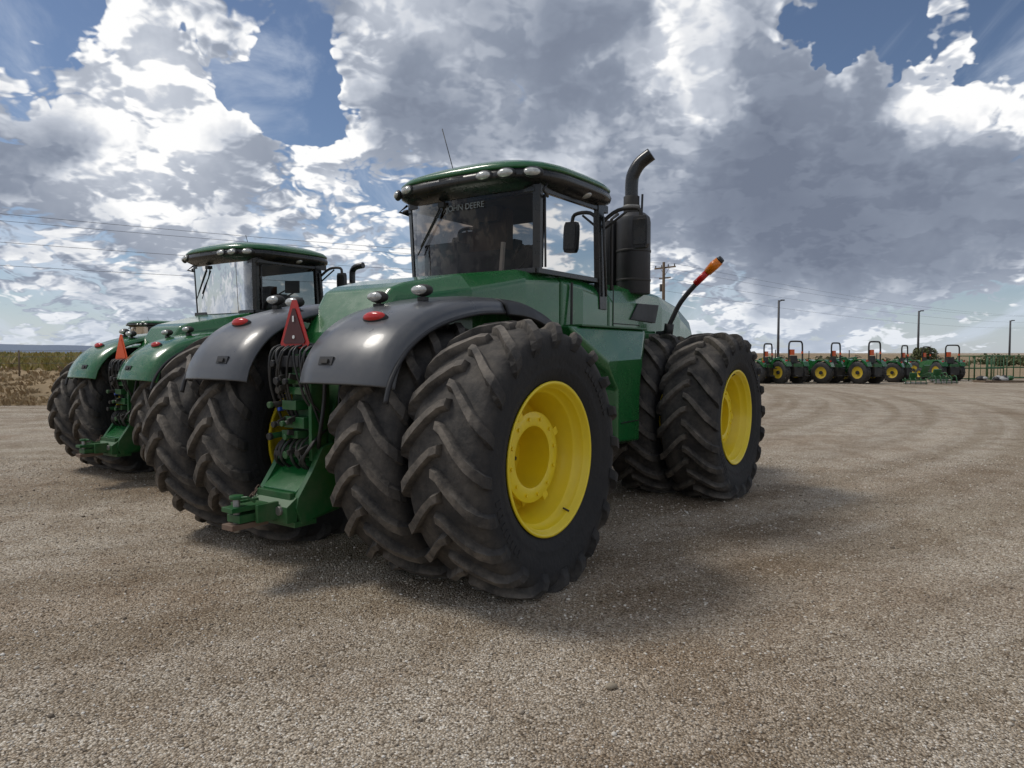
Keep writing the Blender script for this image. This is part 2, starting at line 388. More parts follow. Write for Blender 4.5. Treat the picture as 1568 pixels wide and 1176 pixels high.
    inset=[(2.22,1.60),(2.24,1.52),(2.30,1.44),(2.42,1.30),(2.42,.76),(2.95,.73),(2.96,1.3),(2.98,1.42),(3.0,1.52),(3.0,1.62)]
    b=MB()
    for sx in (-1,1):
        b.loft([[(sx*x,y,z) for y,z in P] for x,P in ((.45,full),(1.0,full),(1.16,inset))],G)
    b.obj('saddle_tanks',root,.02,3)
    b=MB()
    for sx in (-1,1):
        b.box((sx*.90,2.65,1.962),(.26,1.5,.02),GD)
        b.prism([(3.4,1.70),(3.42,1.93),(4.6,1.93),(4.5,1.75)],sx*.60,sx*.82,GD)
        b.tube([(sx*.86,1.98,1.97),(sx*.84,2.02,2.40)],.014,M['black'],8)
        b.tube(crspline([(sx*.3,1.2,1.5),(sx*.5,1.6,1.35),(sx*.55,1.9,1.5),(sx*.5,2.2,1.6)],5),.03,M['black'],8)
        b.box((sx*1.165,2.7,.95),(.01,.42,.012),M['black'])
    b.obj('side_trim',root,.006)
    c0,c1=1.42+cs,2.78+cs; z0,z1=2.46,3.28
    b=MB(); K=M['blackgl']
    for sx in (-1,1):
        b.loft([[(sx*.76,c0,z0),(sx*.82,c0+.03,z0),(sx*.82,c0+.08,z0),(sx*.77,c0+.08,z0)],[(sx*.78,c0-.03,z1),(sx*.85,c0,z1),(sx*.85,c0+.05,z1),(sx*.79,c0+.05,z1)]],K)
        b.loft([[(sx*.77,c1-.16,z0-.3),(sx*.84,c1-.16,z0-.3),(sx*.84,c1,z0-.3),(sx*.77,c1,z0-.3)],[(sx*.79,c1-.24,z1),(sx*.86,c1-.24,z1),(sx*.86,c1-.12,z1),(sx*.79,c1-.12,z1)]],K)
        b.box((sx*.82,(c0+c1)/2,z1-.03),(.06,c1-c0,.08),K)
        b.box((sx*.80,(c0+c1)/2,z0+.01),(.06,c1-c0,.05),K)
        b.tube([(sx*.87,c1-.08,2.3),(sx*.88,c1-.17,3.15)],.016,K,8)
        b.tube([(sx*.83,c0+.12,z0+.05),(sx*.835,c0+.10,z1-.08)],.012,K,8)
    b.box((0,c0,z1-.02),(1.6,.06,.1),K); b.box((0,c0+.01,z0+.01),(1.6,.06,.05),K)
    b.box((0,c1-.15,z1-.02),(1.6,.06,.1),K)
    b.obj('cab_frame',root,.01)
    xs_=(-.78,-.65,-.5,-.35,-.2,0,.2,.35,.5,.65,.78)
    b=MB()
    b.loft([[(x,c0+.015-.05*(1-(x/.78)**2),z0) for x in xs_],[(x,c0-.02-.05*(1-(x/.78)**2),z1) for x in xs_]],M['glassd'],cap=False,closed=False,smooth=True)
    b.obj('rear_window',root)
    b=MB()
    for sx in (-1,1):
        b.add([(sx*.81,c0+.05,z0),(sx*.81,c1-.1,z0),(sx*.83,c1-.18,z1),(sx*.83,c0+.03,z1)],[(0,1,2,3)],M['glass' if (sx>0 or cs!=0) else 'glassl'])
    b.add([(-.8,c1-.05,z0-.1),(.8,c1-.05,z0-.1),(.8,c1-.17,z1),(-.8,c1-.17,z1)],[(0,1,2,3)],M['glass'])
    b.obj('side_windows',root)
    b=MB()
    b.tube([(-.30,c0-.085,3.21),(-.40,c0-.09,3.05),(-.62,c0-.05,2.80)],.010,M['black'],6)
    b.tube([(-.30,c0-.09,3.15),(-.66,c0-.055,2.72)],.007,M['black'],6)
    b.box((-.30,c0-.08,3.20),(.08,.04,.05),M['black'])
    b.obj('rear_wiper',root)
    if cs==0:
        cu=bpy.data.curves.new('t','FONT'); cu.body='JOHN DEERE'; cu.size=.085; cu.align_x='CENTER'; cu.extrude=.0005
        to=bpy.data.objects.new('window_decal',cu); scene.collection.objects.link(to); to.parent=root; to.location=(-.0,c0-.080,3.12); to.rotation_euler=(R(90),0,0); cu.materials.append(paint('decal_grey',(.24,.25,.24),.5))
    b=MB(); sy=c0+.62
    b.box((0,sy,2.60),(.54,.50,.18),M['seat']); b.box((0,sy-.25,2.90),(.50,.13,.56),M['seat'],(R(-8),0,0),.85); b.box((0,sy-.30,3.13),(.28,.10,.16),M['seat'])
    b.box((.36,sy+.05,2.76),(.12,.45,.08),M['black']); b.box((-.36,sy+.05,2.74),(.12,.4,.08),M['black'])
    b.box((.52,sy+.30,2.92),(.24,.04,.20),M['black'],(0,0,R(30))); b.box((.45,sy+.1,2.6),(.3,.7,.3),M['blackpl'])
    b.tube([(0,sy+.85,2.4),(0,sy+.6,2.82)],.035,M['black'],8)
    b.tube([(.19*math.cos(a),sy+.58+.15*math.sin(a),2.86+.1*math.sin(a)) for a in [2*math.pi*i/20 for i in range(21)]],.014,M['black'],6,cap=False)
    b.box((.33,c0+.10,2.62),(.035,.04,.34),M['white'],(0,R(5),0)); b.box((-.50,c0+.30,2.66),(.46,.35,.38),M['blackpl'])
    b.box((-.50,sy+.1,2.82),(.30,.3,.42),M['seat'],(R(-5),0,0),.9)
    b.box((.02,c0+.25,2.60),(.6,.2,.26),M['blackpl']); b.box((0,(c0+c1)/2,2.47),(1.5,1.3,.03),M['blackpl'])
    b.box((-.40,c1-.35,2.72),(.6,.15,.5),M['blackpl']); b.box((0,(c0+c1)/2,3.225),(1.5,1.2,.05),M['seat'])
    b.tube(crspline([(.5,c0+.12,2.5),(.62,c0+.12,2.62),(.55,c0+.12,2.75),(.45,c0+.12,2.6)],5),.012,M['black'],6)
    b.obj('cab_interior',root,.03)
    b=MB(); cy=(c0+c1)/2-.04
    b.loft([superell(.84,.72,cy,3.24,e=5,bow=.02),superell(.93,.82,cy,3.28,e=4,bow=.05),superell(.99,.88,cy,3.315,e=4,bow=.06),superell(1.00,.89,cy,3.35,e=4,bow=.06),superell(.975,.87,cy,3.41,e=4,bow=.06)],K,smooth=True)
    b.loft([superell(.98,.875,cy,3.405,e=4,bow=.06),superell(.988,.885,cy,3.43,e=4,bow=.06),superell(.95,.85,cy,3.475,e=3.8,bow=.06),superell(.82,.74,cy,3.53,e=3.2,bow=.05),superell(.55,.5,cy,3.565,e=2.6,bow=.03),superell(.1,.1,cy,3.575,e=2)],G,smooth=True)
    b.obj('roof',root)
    b=MB()
    for lx,ly,az in ((.40,-.935,5),(.63,-.90,12),(.86,-.79,38),(-.86,-.79,-38),(-.62,-.90,-12)):
        b.ellipsoid((lx,cy+ly,3.355),(.085,.04,.042),M['lens'],16,(0,0,R(az)))
        b.ellipsoid((lx,cy+ly+.012,3.355),(.10,.04,.054),M['blackpl'],16,(0,0,R(az)))
    b.box((0.0,cy-.925,3.37),(.3,.03,.035),M['blackpl'])
    b.ellipsoid((.9,cy+.1,3.30),(.08,.07,.04),M['lens'])
    b.ellipsoid((-.93,cy-.55,3.22),(.06,.07,.03),M['blackpl'])
    for az in (-.9,.9): b.tube([(az,cy-.60,3.28),(az*1.02,cy-.70,3.20),(az*.97,cy-.55,3.17)],.014,K,6)
    at=4.12 if cs==0 else 3.72
    b.tube([(-.45 if cs==0 else .2,cy-.3,3.52),(-.62 if cs==0 else .17,cy-.34,at)],.005,M['black'],5)
    b.obj('roof_lamps',root)
    b=MB()
    for sx in (-1,1):
        b.tube(crspline([(sx*.84,c1-.12,3.10),(sx*1.0,c1-.06,3.22),(sx*1.22,c1-.02,3.22),(sx*1.25,c1-.02,3.1)],4),.022,M['black'],8)
        b.tube([(sx*.84,c1-.1,3.02),(sx*1.1,c1-.05,3.2)],.014,M['black'],6)
        b.loft([[(sx*1.25+dx,c1-.02+dy,z) for dx,dy in ((-.09*w,-.035),(.09*w,-.035),(.09*w,.03),(.05*w,.06),(-.05*w,.06),(-.09*w,.03))] for z,w in ((2.80,.75),(2.84,.95),(3.0,1.0),(3.10,.95),(3.14,.75))],M['blackpl'])
        b.box((sx*1.25,c1-.058,2.97),(.14,.006,.27),M['blackgl'])
    b.obj('mirrors',root,.01)
    b=MB()
    if cs==0:
        ex,ey=.70,3.72
        b.tube([(ex,ey,2.40),(ex,ey,3.26),(ex,ey,3.32),(ex,ey,3.37)],[.205,.205,.195,.14],M['blackpl'],28)
        b.tube([(ex,ey,2.9),(ex,ey,2.93)],.212,M['black'],28); b.tube([(ex,ey,2.55),(ex,ey,2.58)],.211,M['black'],28)
        b.tube([(ex-.30,ey-.05,2.4),(ex-.30,ey-.05,3.30)],.10,M['blackpl'],20)
        b.box((ex-.2,ey-.05,2.9),(.3,.05,.8),M['black'])
        b.tube([(ex-.03,ey,3.34),(ex-.03,ey,3.58)],.097,M['black'],20)
        b.tube([(ex-.03,ey,3.44),(ex-.03,ey,3.47)],.107,M['steel'],20)
        b.tube([(ex+.09,ey+.03,3.3),(ex+.10,ey+.03,3.6)],.014,M['black'],8)
        pp=crspline([(ex-.03,ey,3.34),(ex-.03,ey,3.55),(ex-.03,ey,3.72),(ex-.01,ey,3.84),(ex+.06,ey+.03,3.97),(ex+.20,ey+.06,4.07)],5)
        b.tube(pp,[.080]*len(pp),M['blackgl'],20)
        b.tube([(.75,3.05,2.4),(.75,3.05,3.2),(.7,3.3,3.3)],.02,M['black'],8); b.tube([(.62,3.05,2.4),(.62,3.05,3.1)],.015,M['black'],8)
    else:
        ex,ey=.52,3.1
        b.tube([(ex,ey,2.40),(ex,ey,3.02),(ex,ey,3.08)],[.13,.13,.09],M['blackpl'],20)
        pp=crspline([(ex,ey,3.05),(ex,ey,3.25),(ex+.02,ey,3.32),(ex+.10,ey,3.37),(ex+.26,ey+.02,3.39)],5)
        b.tube(pp,[.055]*len(pp),M['blackgl'],14)
    b.obj('exhaust_stack',root,.004)
    b=MB()
    for sx in (1,-1):
        P=crspline([(sx*.80,4.2,1.93),(sx*.92,4.2,1.95),(sx*1.0,4.2,2.10),(sx*1.12,4.2,2.32),(sx*1.34,4.2,2.56),(sx*1.5,4.2,2.70)],4)
        b.tube(P,.032,M['blackpl'],8); b.tube([(sx*.95,4.2,1.9),(sx*.97,4.2,2.05)],.06,M['black'],10)
        b.tube([(sx*1.30,4.2,2.53),(sx*1.46,4.2,2.67)],.042,M['red'],10)
        b.tube([(sx*1.45,4.2,2.66),(sx*1.53,4.2,2.735),(sx*1.60,4.2,2.79)],[.050,.060,.054],M['amber'],12)
        b.tube([(sx*1.59,4.2,2.785),(sx*1.63,4.2,2.815)],[.052,.04],M['blackpl'],12)
    b.obj('extremity_lamps',root)
    return root

TH=R(-35.3)
build_tractor((-1.246,6.158,0),TH,1,M['grey'],M['blackpl'])
build_tractor((-4.68,9.9,0),TH,.92,M['green'],M['blackgl'],-.55)
build_tractor((-14.6,26.6,0),TH,.82,M['green'],M['blackgl'],-.4)

# ------------------------------------------------------------ compact tractors
def compact_mesh(seatcol,loader):
    b=MB(); G=M['green']; YD=M['yellowd']
    def wheel(c,r,w):
        b.revx([(-w/2,r*.55),(-w/2,r*.9),(-w*.4,r),(w*.4,r),(w/2,r*.9),(w/2,r*.55)],M['black'],24,c)
        b.revx([(-w/2+.06,0),(-w/2+.05,r*.3),(-w/2+.02,r*.5),(-w/2,r*.56)],YD,20,c); b.revx([(w/2-.06,0),(w/2-.05,r*.3),(w/2,r*.56)],YD,20,c)
        b.tube([(c[0]-w/2-.01,c[1],c[2]),(c[0]+w/2+.01,c[1],c[2])],r*.17,M['black'],10)
        for i in range(16):
            a=2*math.pi*i/16
            for sx in (-1,1):
                b.box((c[0]+sx*w*.25,c[1]+(r+.01)*math.cos(a+sx*.1),c[2]+(r+.01)*math.sin(a+sx*.1)),(w*.5,.04,.05),M['black'],(a,0,R(25*sx)))
    for sx in (-1,1):
        wheel((sx*.62,0,.58),.58,.34); wheel((sx*.56,1.6,.38),.38,.24)
        b.prism([(-.60,.9),(-.5,1.12),(-.2,1.28),(.25,1.28),(.5,1.12),(.6,.85),(.5,.85),(.2,1.21),(-.2,1.22),(-.55,.9)],sx*.42,sx*.78,G)
        b.box((sx*.70,-.5,1.20),(.12,.05,.08),M['red'])
    b.prism([(.75,.7),(.75,1.20),(1.0,1.28),(1.9,1.18),(2.1,1.03),(2.12,.6),(1.9,.5)],-.27,.27,G)
    b.box((0,2.12,.85),(.4,.04,.35),M['blackpl']); b.box((0,.3,.65),(.4,1.6,.35),M['greend']); b.box((0,.35,.85),(1.0,.8,.04),M['black'])
    b.box((0,0,1.06),(.46,.42,.10),M['blackpl']); b.box((0,-.22,1.26),(.40,.1,.32),seatcol,(R(-8),0,0)); b.box((0,-.28,1.26),(.44,.08,.36),M['black'],(R(-8),0,0))
    b.tube([(0,.75,1.15),(0,.55,1.38)],.025,M['black'],6)
    b.tube([(.17*math.cos(a),.54+.15*math.sin(a),1.4+.06*math.sin(a)) for a in [2*math.pi*i/12 for i in range(13)]],.014,M['black'],6)
    b.tube(crspline([(-.46,-.42,.8),(-.46,-.40,1.9),(-.40,-.40,2.12),(-.28,-.40,2.17),(.28,-.40,2.17),(.40,-.40,2.12),(.46,-.40,1.9),(.46,-.42,.8)],4),.042,M['black'],8)
    b.box((-.30,-.46,1.62),(.26,.08,.28),M['orange']); b.box((.40,-.45,1.6),(.08,.06,.12),M['orange'])
    b.tube([(.3,1.3,1.2),(.3,1.3,1.75)],.025,M['black'],6)
    for sx in (-1,1): b.tube([(sx*.25,-.4,.45),(sx*.38,-1.0,.42)],.03,M['black'],6)
    b.tube([(0,-.4,.9),(0,-.95,.8)],.025,M['black'],6); b.box((0,-.50,.62),(.6,.3,.5),M['black']); b.box((0,-.6,.95),(.6,.06,.18),M['greend'])
    for sx in (-1,1): b.tube([(sx*.2,-.45,.3),(sx*.1,-.6,1.0)],.03,M['black'],6)
    if loader:
        for sx in (-1,1):
            b.prism([(.9,.6),(.9,1.35),(1.0,1.35),(1.05,.6)],sx*.40-.03,sx*.40+.03,G)
            b.tube([(sx*.42,.95,1.35),(sx*.42,1.7,1.25),(sx*.42,2.5,.45)],.05,G,6)
        b.prism([(2.45,.12),(2.45,.65),(2.55,.65),(2.6,.2),(3.0,.12),(3.0,.1)],-.75,.75,M['blackpl'])
    return b.mesh('compact_tractor_mesh')
cms=[compact_mesh(M['yellowd'],True),compact_mesh(M['black'],False)]
def px2w(px,Y): return ((px-784)/1100*Y,Y)
for i,(px,D,rz,s) in enumerate(((1168,39.5,44,1),(1212,39.2,24,1.06),(1272,39.5,38,1.02),(1332,39,28,1.05),(1378,41,42,.96),(1413,47,30,.95),(1455,43,8,.98))):
    X,Y=px2w(px,D); r=empty('compact_tractor',(X,Y+.3,0),R(rz),s)
    obj('body',cms[0 if i in (0,1,3,5) else 1],r)

b=MB()
for x in (0,1.1,2.2):
    for y in (0,1.0): b.tube([(x,y,0),(x,y,1.5)],.035,M['greend'],6)
for z in (.1,.75,1.48):
    for y in (0,1): b.tube([(0,y,z),(2.2,y,z)],.03,M['greend'],6)
    for x in (0,1.1,2.2): b.tube([(x,0,z),(x,1,z)],.025,M['greend'],6)
for x in (.37,.73,1.47,1.83): b.tube([(x,0,.1),(x,0,1.48)],.018,M['greend'],5)
rk=b.mesh('rack_frame')
for px,D,z in ((1484,43,5),(1522,46,-14)):
    X,Y=px2w(px,D); r=empty('steel_crate_rack',(X,Y,0),R(z)); obj('rack_frame',rk,r)
b=MB()
b.box((0,0,.35),(1.6,.12,.12),M['greend'])
for i in range(5): b.tube(crspline([(-.7+.35*i,0,.35),(-.7+.35*i,-.4,.5),(-.7+.35*i,-.5,.05)],4),.03,M['greend'],6)
b.box((0,.3,.6),(.5,.1,.6),M['greend'],(R(20),0,0)); b.tube([(-.8,-.45,.12),(.8,-.45,.12)],.06,M['steel'],8)
im=b.mesh('implement_frame')
for px,D,z,s in ((1440,38.5,10,.9),(1400,38,-15,.7),(1425,41,30,1.1)):
    X,Y=px2w(px,D); r=empty('tillage_implement',(X,Y,0),R(z),s); obj('implement_frame',im,r)
b=MB()
for i in range(14):
    b.ellipsoid((random.uniform(-1.2,1.2),random.uniform(-.3,.3),random.uniform(.12,.26)),(random.uniform(.12,.3),.22,random.uniform(.08,.18)),random.choice([M['wrap'],M['galv'],M['blackpl'],M['greend']]),10)
b.box((0,0,.06),(2.6,1.0,.10),M['wood'])
X,Y=px2w(1532,41); r=empty('pallet_of_wrapped_parts',(X,Y,0),R(5)); b.obj('pallet_load',r)

# ------------------------------------------------------------ ground
def ground_mat():
    m,nt,b=newmat('gravel'); N=nt.nodes; L=nt.links
    tc=N.new('ShaderNodeTexCoord')
    def vor(s):
        v=N.new('ShaderNodeTexVoronoi'); v.voronoi_dimensions='2D'; v.inputs['Scale'].default_value=s; L.new(tc.outputs['Object'],v.inputs['Vector']); return v
    def noi(s,d=4,r=.6,vec=None):
        n=N.new('ShaderNodeTexNoise'); n.noise_dimensions='2D'; n.inputs['Scale'].default_value=s; n.inputs['Detail'].default_value=d; n.inputs['Roughness'].default_value=r; L.new(vec or tc.outputs['Object'],n.inputs['Vector']); return n
    def ramp(src,st):
        r=N.new('ShaderNodeValToRGB'); L.new(src,r.inputs[0]); e=r.color_ramp.elements
        while len(e)<len(st): e.new(.5)
        for i,(p,c) in enumerate(st): e[i].position=p; e[i].color=(*c,1)
        return r.outputs[0]
    def mix(a,c,f,mode='MIX'):
        x=N.new('ShaderNodeMix'); x.data_type='RGBA'; x.blend_type=mode
        for k,v in (('A',a),('B',c),('Factor',f)):
            if isinstance(v,(float,int)): x.inputs[k].default_value=v
            elif isinstance(v,tuple): x.inputs[k].default_value=(*v,1)
            else: L.new(v,x.inputs[k])
        return x.outputs['Result']
    v1=vor(78); v2=vor(155)
    s1=N.new('ShaderNodeSeparateColor'); L.new(v1.outputs['Color'],s1.inputs[0]); s2=N.new('ShaderNodeSeparateColor'); L.new(v2.outputs['Color'],s2.inputs[0])
    cols=[(0,(.13,.10,.07)),(.3,(.34,.275,.20)),(.55,(.49,.41,.315)),(.8,(.63,.555,.45)),(1,(.86,.81,.73))]
    c1=ramp(s1.outputs[0],cols); c2=ramp(s2.outputs[1],cols)
    sel=ramp(noi(14,3).outputs['Fac'],[(.42,(0,0,0)),(.58,(1,1,1))])
    c=mix(c1,c2,sel)
    e1=ramp(v1.outputs['Distance'],[(.35,(1,1,1)),(.75,(.30,.27,.24))])
    c=mix(c,e1,.65,'MULTIPLY')
    big=ramp(noi(.28,4,.55).outputs['Fac'],[(.35,(.82,.76,.70)),(.5,(1,.99,.98)),(.68,(1.08,1.08,1.07))])
    c=mix(c,big,.8,'MULTIPLY')
    med=ramp(noi(1.7,6,.68).outputs['Fac'],[(.36,(.70,.63,.55)),(.56,(1.04,1.04,1.03))])
    c=mix(c,med,.65,'MULTIPLY')
    mp=N.new('ShaderNodeMapping'); mp.inputs['Location'].default_value=(14,-34,0); mp.inputs['Scale'].default_value=(1,1,0); L.new(tc.outputs['Object'],mp.inputs['Vector'])
    ln=N.new('ShaderNodeVectorMath'); ln.operation='LENGTH'; L.new(mp.outputs[0],ln.inputs[0])
    cx=N.new('ShaderNodeCombineXYZ'); L.new(ln.outputs['Value'],cx.inputs[0])
    sc=N.new('ShaderNodeVectorMath'); sc.operation='MULTIPLY_ADD'; sc.inputs[1].default_value=(.035,.035,0); L.new(tc.outputs['Object'],sc.inputs[0]); L.new(cx.outputs[0],sc.inputs[2])
    tr=ramp(noi(1.4,3,.5,sc.outputs[0]).outputs['Fac'],[(.38,(.78,.74,.68)),(.5,(1,1,1)),(.66,(1.12,1.11,1.10))])
    c=mix(c,tr,.75,'MULTIPLY')
    L.new(c,b.inputs['Base Color']); b.inputs['Roughness'].default_value=.92; b.inputs['Specular IOR Level'].default_value=.25
    bp=N.new('ShaderNodeBump'); bp.invert=True; bp.inputs['Strength'].default_value=1.0; bp.inputs['Distance'].default_value=.010; L.new(v1.outputs['Distance'],bp.inputs['Height'])
    L.new(bp.outputs[0],b.inputs['Normal'])
    return m
gm=ground_mat()
xs=[-2500,-300,-60,-20,-10,0,10,20,60,300,2500]; ys=[-300,-50,-10,0,5,10,15,20,40,100,400,3500]
v=[(x,y,0) for y in ys for x in xs]; nx=len(xs)
f=[(j*nx+i,j*nx+i+1,(j+1)*nx+i+1,(j+1)*nx+i) for j in range(len(ys)-1) for i in range(nx-1)]
obj('gravel_ground',mesh_from('gravel_ground',v,f,gm))

def stone_mat():
    m,nt,b=newmat('stones'); N=nt.nodes; L=nt.links
    g=N.new('ShaderNodeNewGeometry'); r=N.new('ShaderNodeValToRGB'); L.new(g.outputs['Random Per Island'],r.inputs[0]); e=r.color_ramp.elements
    st=[(0,(.14,.11,.08)),(.25,(.31,.25,.185)),(.6,(.46,.385,.295)),(.85,(.60,.535,.44)),(1,(.82,.77,.69))]
    while len(e)<len(st): e.new(.5)
    for i,(p,c) in enumerate(st): e[i].position=p; e[i].color=(*c,1)
    L.new(r.outputs[0],b.inputs['Base Color']); b.inputs['Roughness'].default_value=.85
    return m
bm=bmesh.new(); bmesh.ops.create_icosphere(bm,subdivisions=1,radius=1); ico=np.array([v.co[:] for v in bm.verts]); icf=np.array([[v.index for v in f.verts] for f in bm.faces]); bm.free()
def stones(n):
    Y=1.6+ (np.random.rand(n)**1.8)*10; X=(np.random.rand(n)*2-1)*(1.6+Y*.95)
    S=.0028+.0056*np.random.rand(n)**2.4+ .0004*Y
    big=np.random.rand(n)<.008; S[big]*=1.9
    V=np.repeat(ico[None],n,0)*(1+.35*(np.random.rand(n,12,1)-.5))
    V*=np.stack([np.random.uniform(.8,1.4,n),np.random.uniform(.7,1.2,n),np.random.uniform(.45,.8,n)],1)[:,None,:]
    a=np.random.rand(n)*6.28; c,s=np.cos(a)[:,None],np.sin(a)[:,None]
    x=V[:,:,0]*c-V[:,:,1]*s; y=V[:,:,0]*s+V[:,:,1]*c
    V=np.stack([x,y,V[:,:,2]],2)*S[:,None,None]; V[:,:,0]+=X[:,None]; V[:,:,1]+=Y[:,None]; V[:,:,2]+=(S*.25)[:,None]
    F=(icf[None]+12*np.arange(n)[:,None,None]).reshape(-1,3)
    me=bpy.data.meshes.new('stones'); V=V.reshape(-1,3)
    me.vertices.add(len(V)); me.vertices.foreach_set('co',V.ravel()); me.loops.add(len(F)*3); me.loops.foreach_set('vertex_index',F.ravel().astype(np.int32))
    me.polygons.add(len(F)); me.polygons.foreach_set('loop_start',np.arange(0,len(F)*3,3,dtype=np.int32)); me.polygons.foreach_set('loop_total',np.full(len(F),3,dtype=np.int32)); me.update(calc_edges=True)
    me.materials.append(stone_mat()); return me
obj('loose_gravel',stones(64000))
bm=bmesh.new(); bmesh.ops.create_icosphere(bm,subdivisions=3,radius=1)
for v in bm.verts: v.co*=1+.08*math.sin(5*v.co.x+3*v.co.y)
me=bpy.data.meshes.new('rock'); bm.to_mesh(me); bm.free(); me.materials.append(paint('rock_tan',(.34,.28,.2),.8,bump=.4))
for p in me.polygons: p.use_smooth=True
o=obj('rock',me,None,(.50,3.55,.012),(0,0,.4)); o.scale=(.032,.022,.016)

# ------------------------------------------------------------ field
def fieldmat():
    m,nt,b=newmat('dry_grass_field'); N=nt.nodes; L=nt.links
    tc=N.new('ShaderNodeTexCoord'); n=N.new('ShaderNodeTexNoise'); n.inputs['Scale'].default_value=.5; n.inputs['Detail'].default_value=8; n.inputs['Roughness'].default_value=.75; L.new(tc.outputs['Object'],n.inputs['Vector'])
    r=N.new('ShaderNodeValToRGB'); L.new(n.outputs['Fac'],r.inputs[0]); e=r.color_ramp.elements
    st=[(.3,(.14,.11,.05)),(.42,(.22,.155,.08)),(.58,(.31,.22,.12)),(.75,(.38,.29,.17))]
    while len(e)<4: e.new(.5)
    for i,(p,c) in enumerate(st): e[i].position=p; e[i].color=(*c,1)
    L.new(r.outputs[0],b.inputs['Base Color']); b.inputs['Roughness'].default_value=.95
    return m
def sstep(a,c,x): t=max(0,min(1,(x-a)/(c-a))); return t*t*(3-2*t)
def fh(x,y):
    left=1-sstep(-14,-2,x); y0=22.7
    return .006+left*(1.0*sstep(y0+.5,y0+7,y)+.25*sstep(30,60,y))*(1-sstep(150,400,y))
fx=[-400,-250,-150,-100]+list(range(-80,0,3))+[0,10,25,50,100,200,400]
fyo=[0,.6,1.5,2.5,3.5,4.5,6,8,11,15,22,35,60,110,200,400,900]
def y0f(x): return 22.7+ (sstep(-16,10,x))*24
v=[(x,y0f(x)+d,fh(x,y0f(x)+d)+(0 if d==0 else .12*random.random()*(1-sstep(-14,-2,x)))) for d in fyo for x in fx]; nx=len(fx)
f=[(j*nx+i,j*nx+i+1,(j+1)*nx+i+1,(j+1)*nx+i) for j in range(len(fyo)-1) for i in range(nx-1)]
obj('grass_field_ground',mesh_from('field',v,f,fieldmat(),smooth=True))
def leafmat(name,cols):
    m,nt,b=newmat(name); N=nt.nodes; L=nt.links
    g=N.new('ShaderNodeNewGeometry'); r=N.new('ShaderNodeValToRGB'); L.new(g.outputs['Random Per Island'],r.inputs[0]); e=r.color_ramp.elements
    while len(e)<len(cols): e.new(.5)
    for i,c in enumerate(cols): e[i].position=i/(len(cols)-1); e[i].color=(*c,1)
    L.new(r.outputs[0],b.inputs['Base Color']); b.inputs['Roughness'].default_value=.9; return m
wm=leafmat('green_yellow_weeds',[(.15,.16,.045),(.28,.25,.08),(.42,.34,.12),(.20,.19,.07),(.46,.35,.17)])
gm2=leafmat('dry_grass_blades',[(.32,.22,.12),(.42,.31,.17),(.25,.17,.09),(.47,.36,.21)])
def tufts(name,n,dr,hr,mat,xr,blade):
    wv=[];wf=[]
    for i in range(n):
        x=random.uniform(*xr); d=dr[0]+(dr[1]-dr[0])*random.random()**1.5; y=y0f(x)+d; z=fh(x,y)
        h=random.uniform(*hr); sp=h*.55
        for k in range(blade):
            a=random.random()*6.28; rr=sp*random.random(); lx,ly=x+rr*math.cos(a),y+rr*math.sin(a); w=.012+.02*random.random()+d*.0012
            ex,ey=lx+h*.5*math.cos(a),ly+h*.5*math.sin(a); hz=z+h*random.uniform(.5,1)
            o=len(wv); wv+=[(lx-w,ly,z-.05),(lx+w,ly,z-.05),((lx+ex)/2+w*1.3,(ly+ey)/2,z+(hz-z)*.65),(ex,ey,hz),((lx+ex)/2-w*1.3,(ly+ey)/2,z+(hz-z)*.6)]; wf.append((o,o+1,o+2,o+3,o+4))
    obj(name,mesh_from(name,wv,wf,mat))
tufts('dry_grass',3800,(.2,7),(.10,.28),gm2,(-60,0),8)
tufts('weeds',3400,(6,60),(.25,.65),wm,(-75,2),11)
b=MB()
for i in range(22):
    x=-75+3.5*i; y=y0f(x)+5; z=fh(x,y); b.tube([(x,y,z-.2),(x,y,z+1.0)],.035,M['wood'] if i%3 else M['galv'],6)
for h in (.5,.75,.98):
    b.tube([(-75+3.5*i,y0f(-75+3.5*i)+4.95,fh(-75+3.5*i,y0f(-75+3.5*i)+5)+h) for i in range(22)],.007,M['galv'],4)
r=empty('wire_fence',(0,0,0)); b.obj('posts_and_wires',r)
sm=leafmat('shrub_leaves',[(.045,.07,.025),(.075,.10,.035),(.12,.13,.055),(.18,.17,.09)])
def shrubmass(name,cl,mat,leaf):
    sv=[];sf=[]
    for (cx,cy,rx,rz,n) in cl:
        for i in range(n):
            u=Vector((random.gauss(0,1),random.gauss(0,1),random.gauss(0,1))).normalized()*(random.random()**.4)
            p=Vector((cx+u.x*rx,cy+u.y*rx*.7,max(.05,rz*.95+u.z*rz)))
            a=Vector((random.gauss(0,1),random.gauss(0,1),random.gauss(0,1))).normalized()*leaf; c=Vector((random.gauss(0,1),random.gauss(0,1),random.gauss(0,1))).normalized()*leaf
            o=len(sv); sv+=[tuple(p-a),tuple(p+c),tuple(p+a),tuple(p-c*.8)]; sf.append((o,o+1,o+2,o+3))
    return obj(name,mesh_from(name,sv,sf,mat))
cl=[]
for i in range(70):
    x=random.uniform(10,130); cl.append((x,75+random.uniform(0,15)+x*.2,random.uniform(1,3.5),random.uniform(.3,.8),140))
shrubmass('distant_shrubs',cl,sm,.22)
X,Y=px2w(1413,62)
b=MB(); b.tube(crspline([(0,0,0),(.05,0,.8),(-.05,.05,1.6)],4),[.12,.11,.1,.1,.09,.08,.07,.06,.05],M['wood'],8)
for i in range(5):
    a=i*1.3; b.tube([(0,0,.9+.12*i),(.7*math.cos(a),.7*math.sin(a),1.7+.15*i)],[.05,.015],M['wood'],5)
r=empty('small_tree',(X,Y,0)); b.obj('trunk',r)
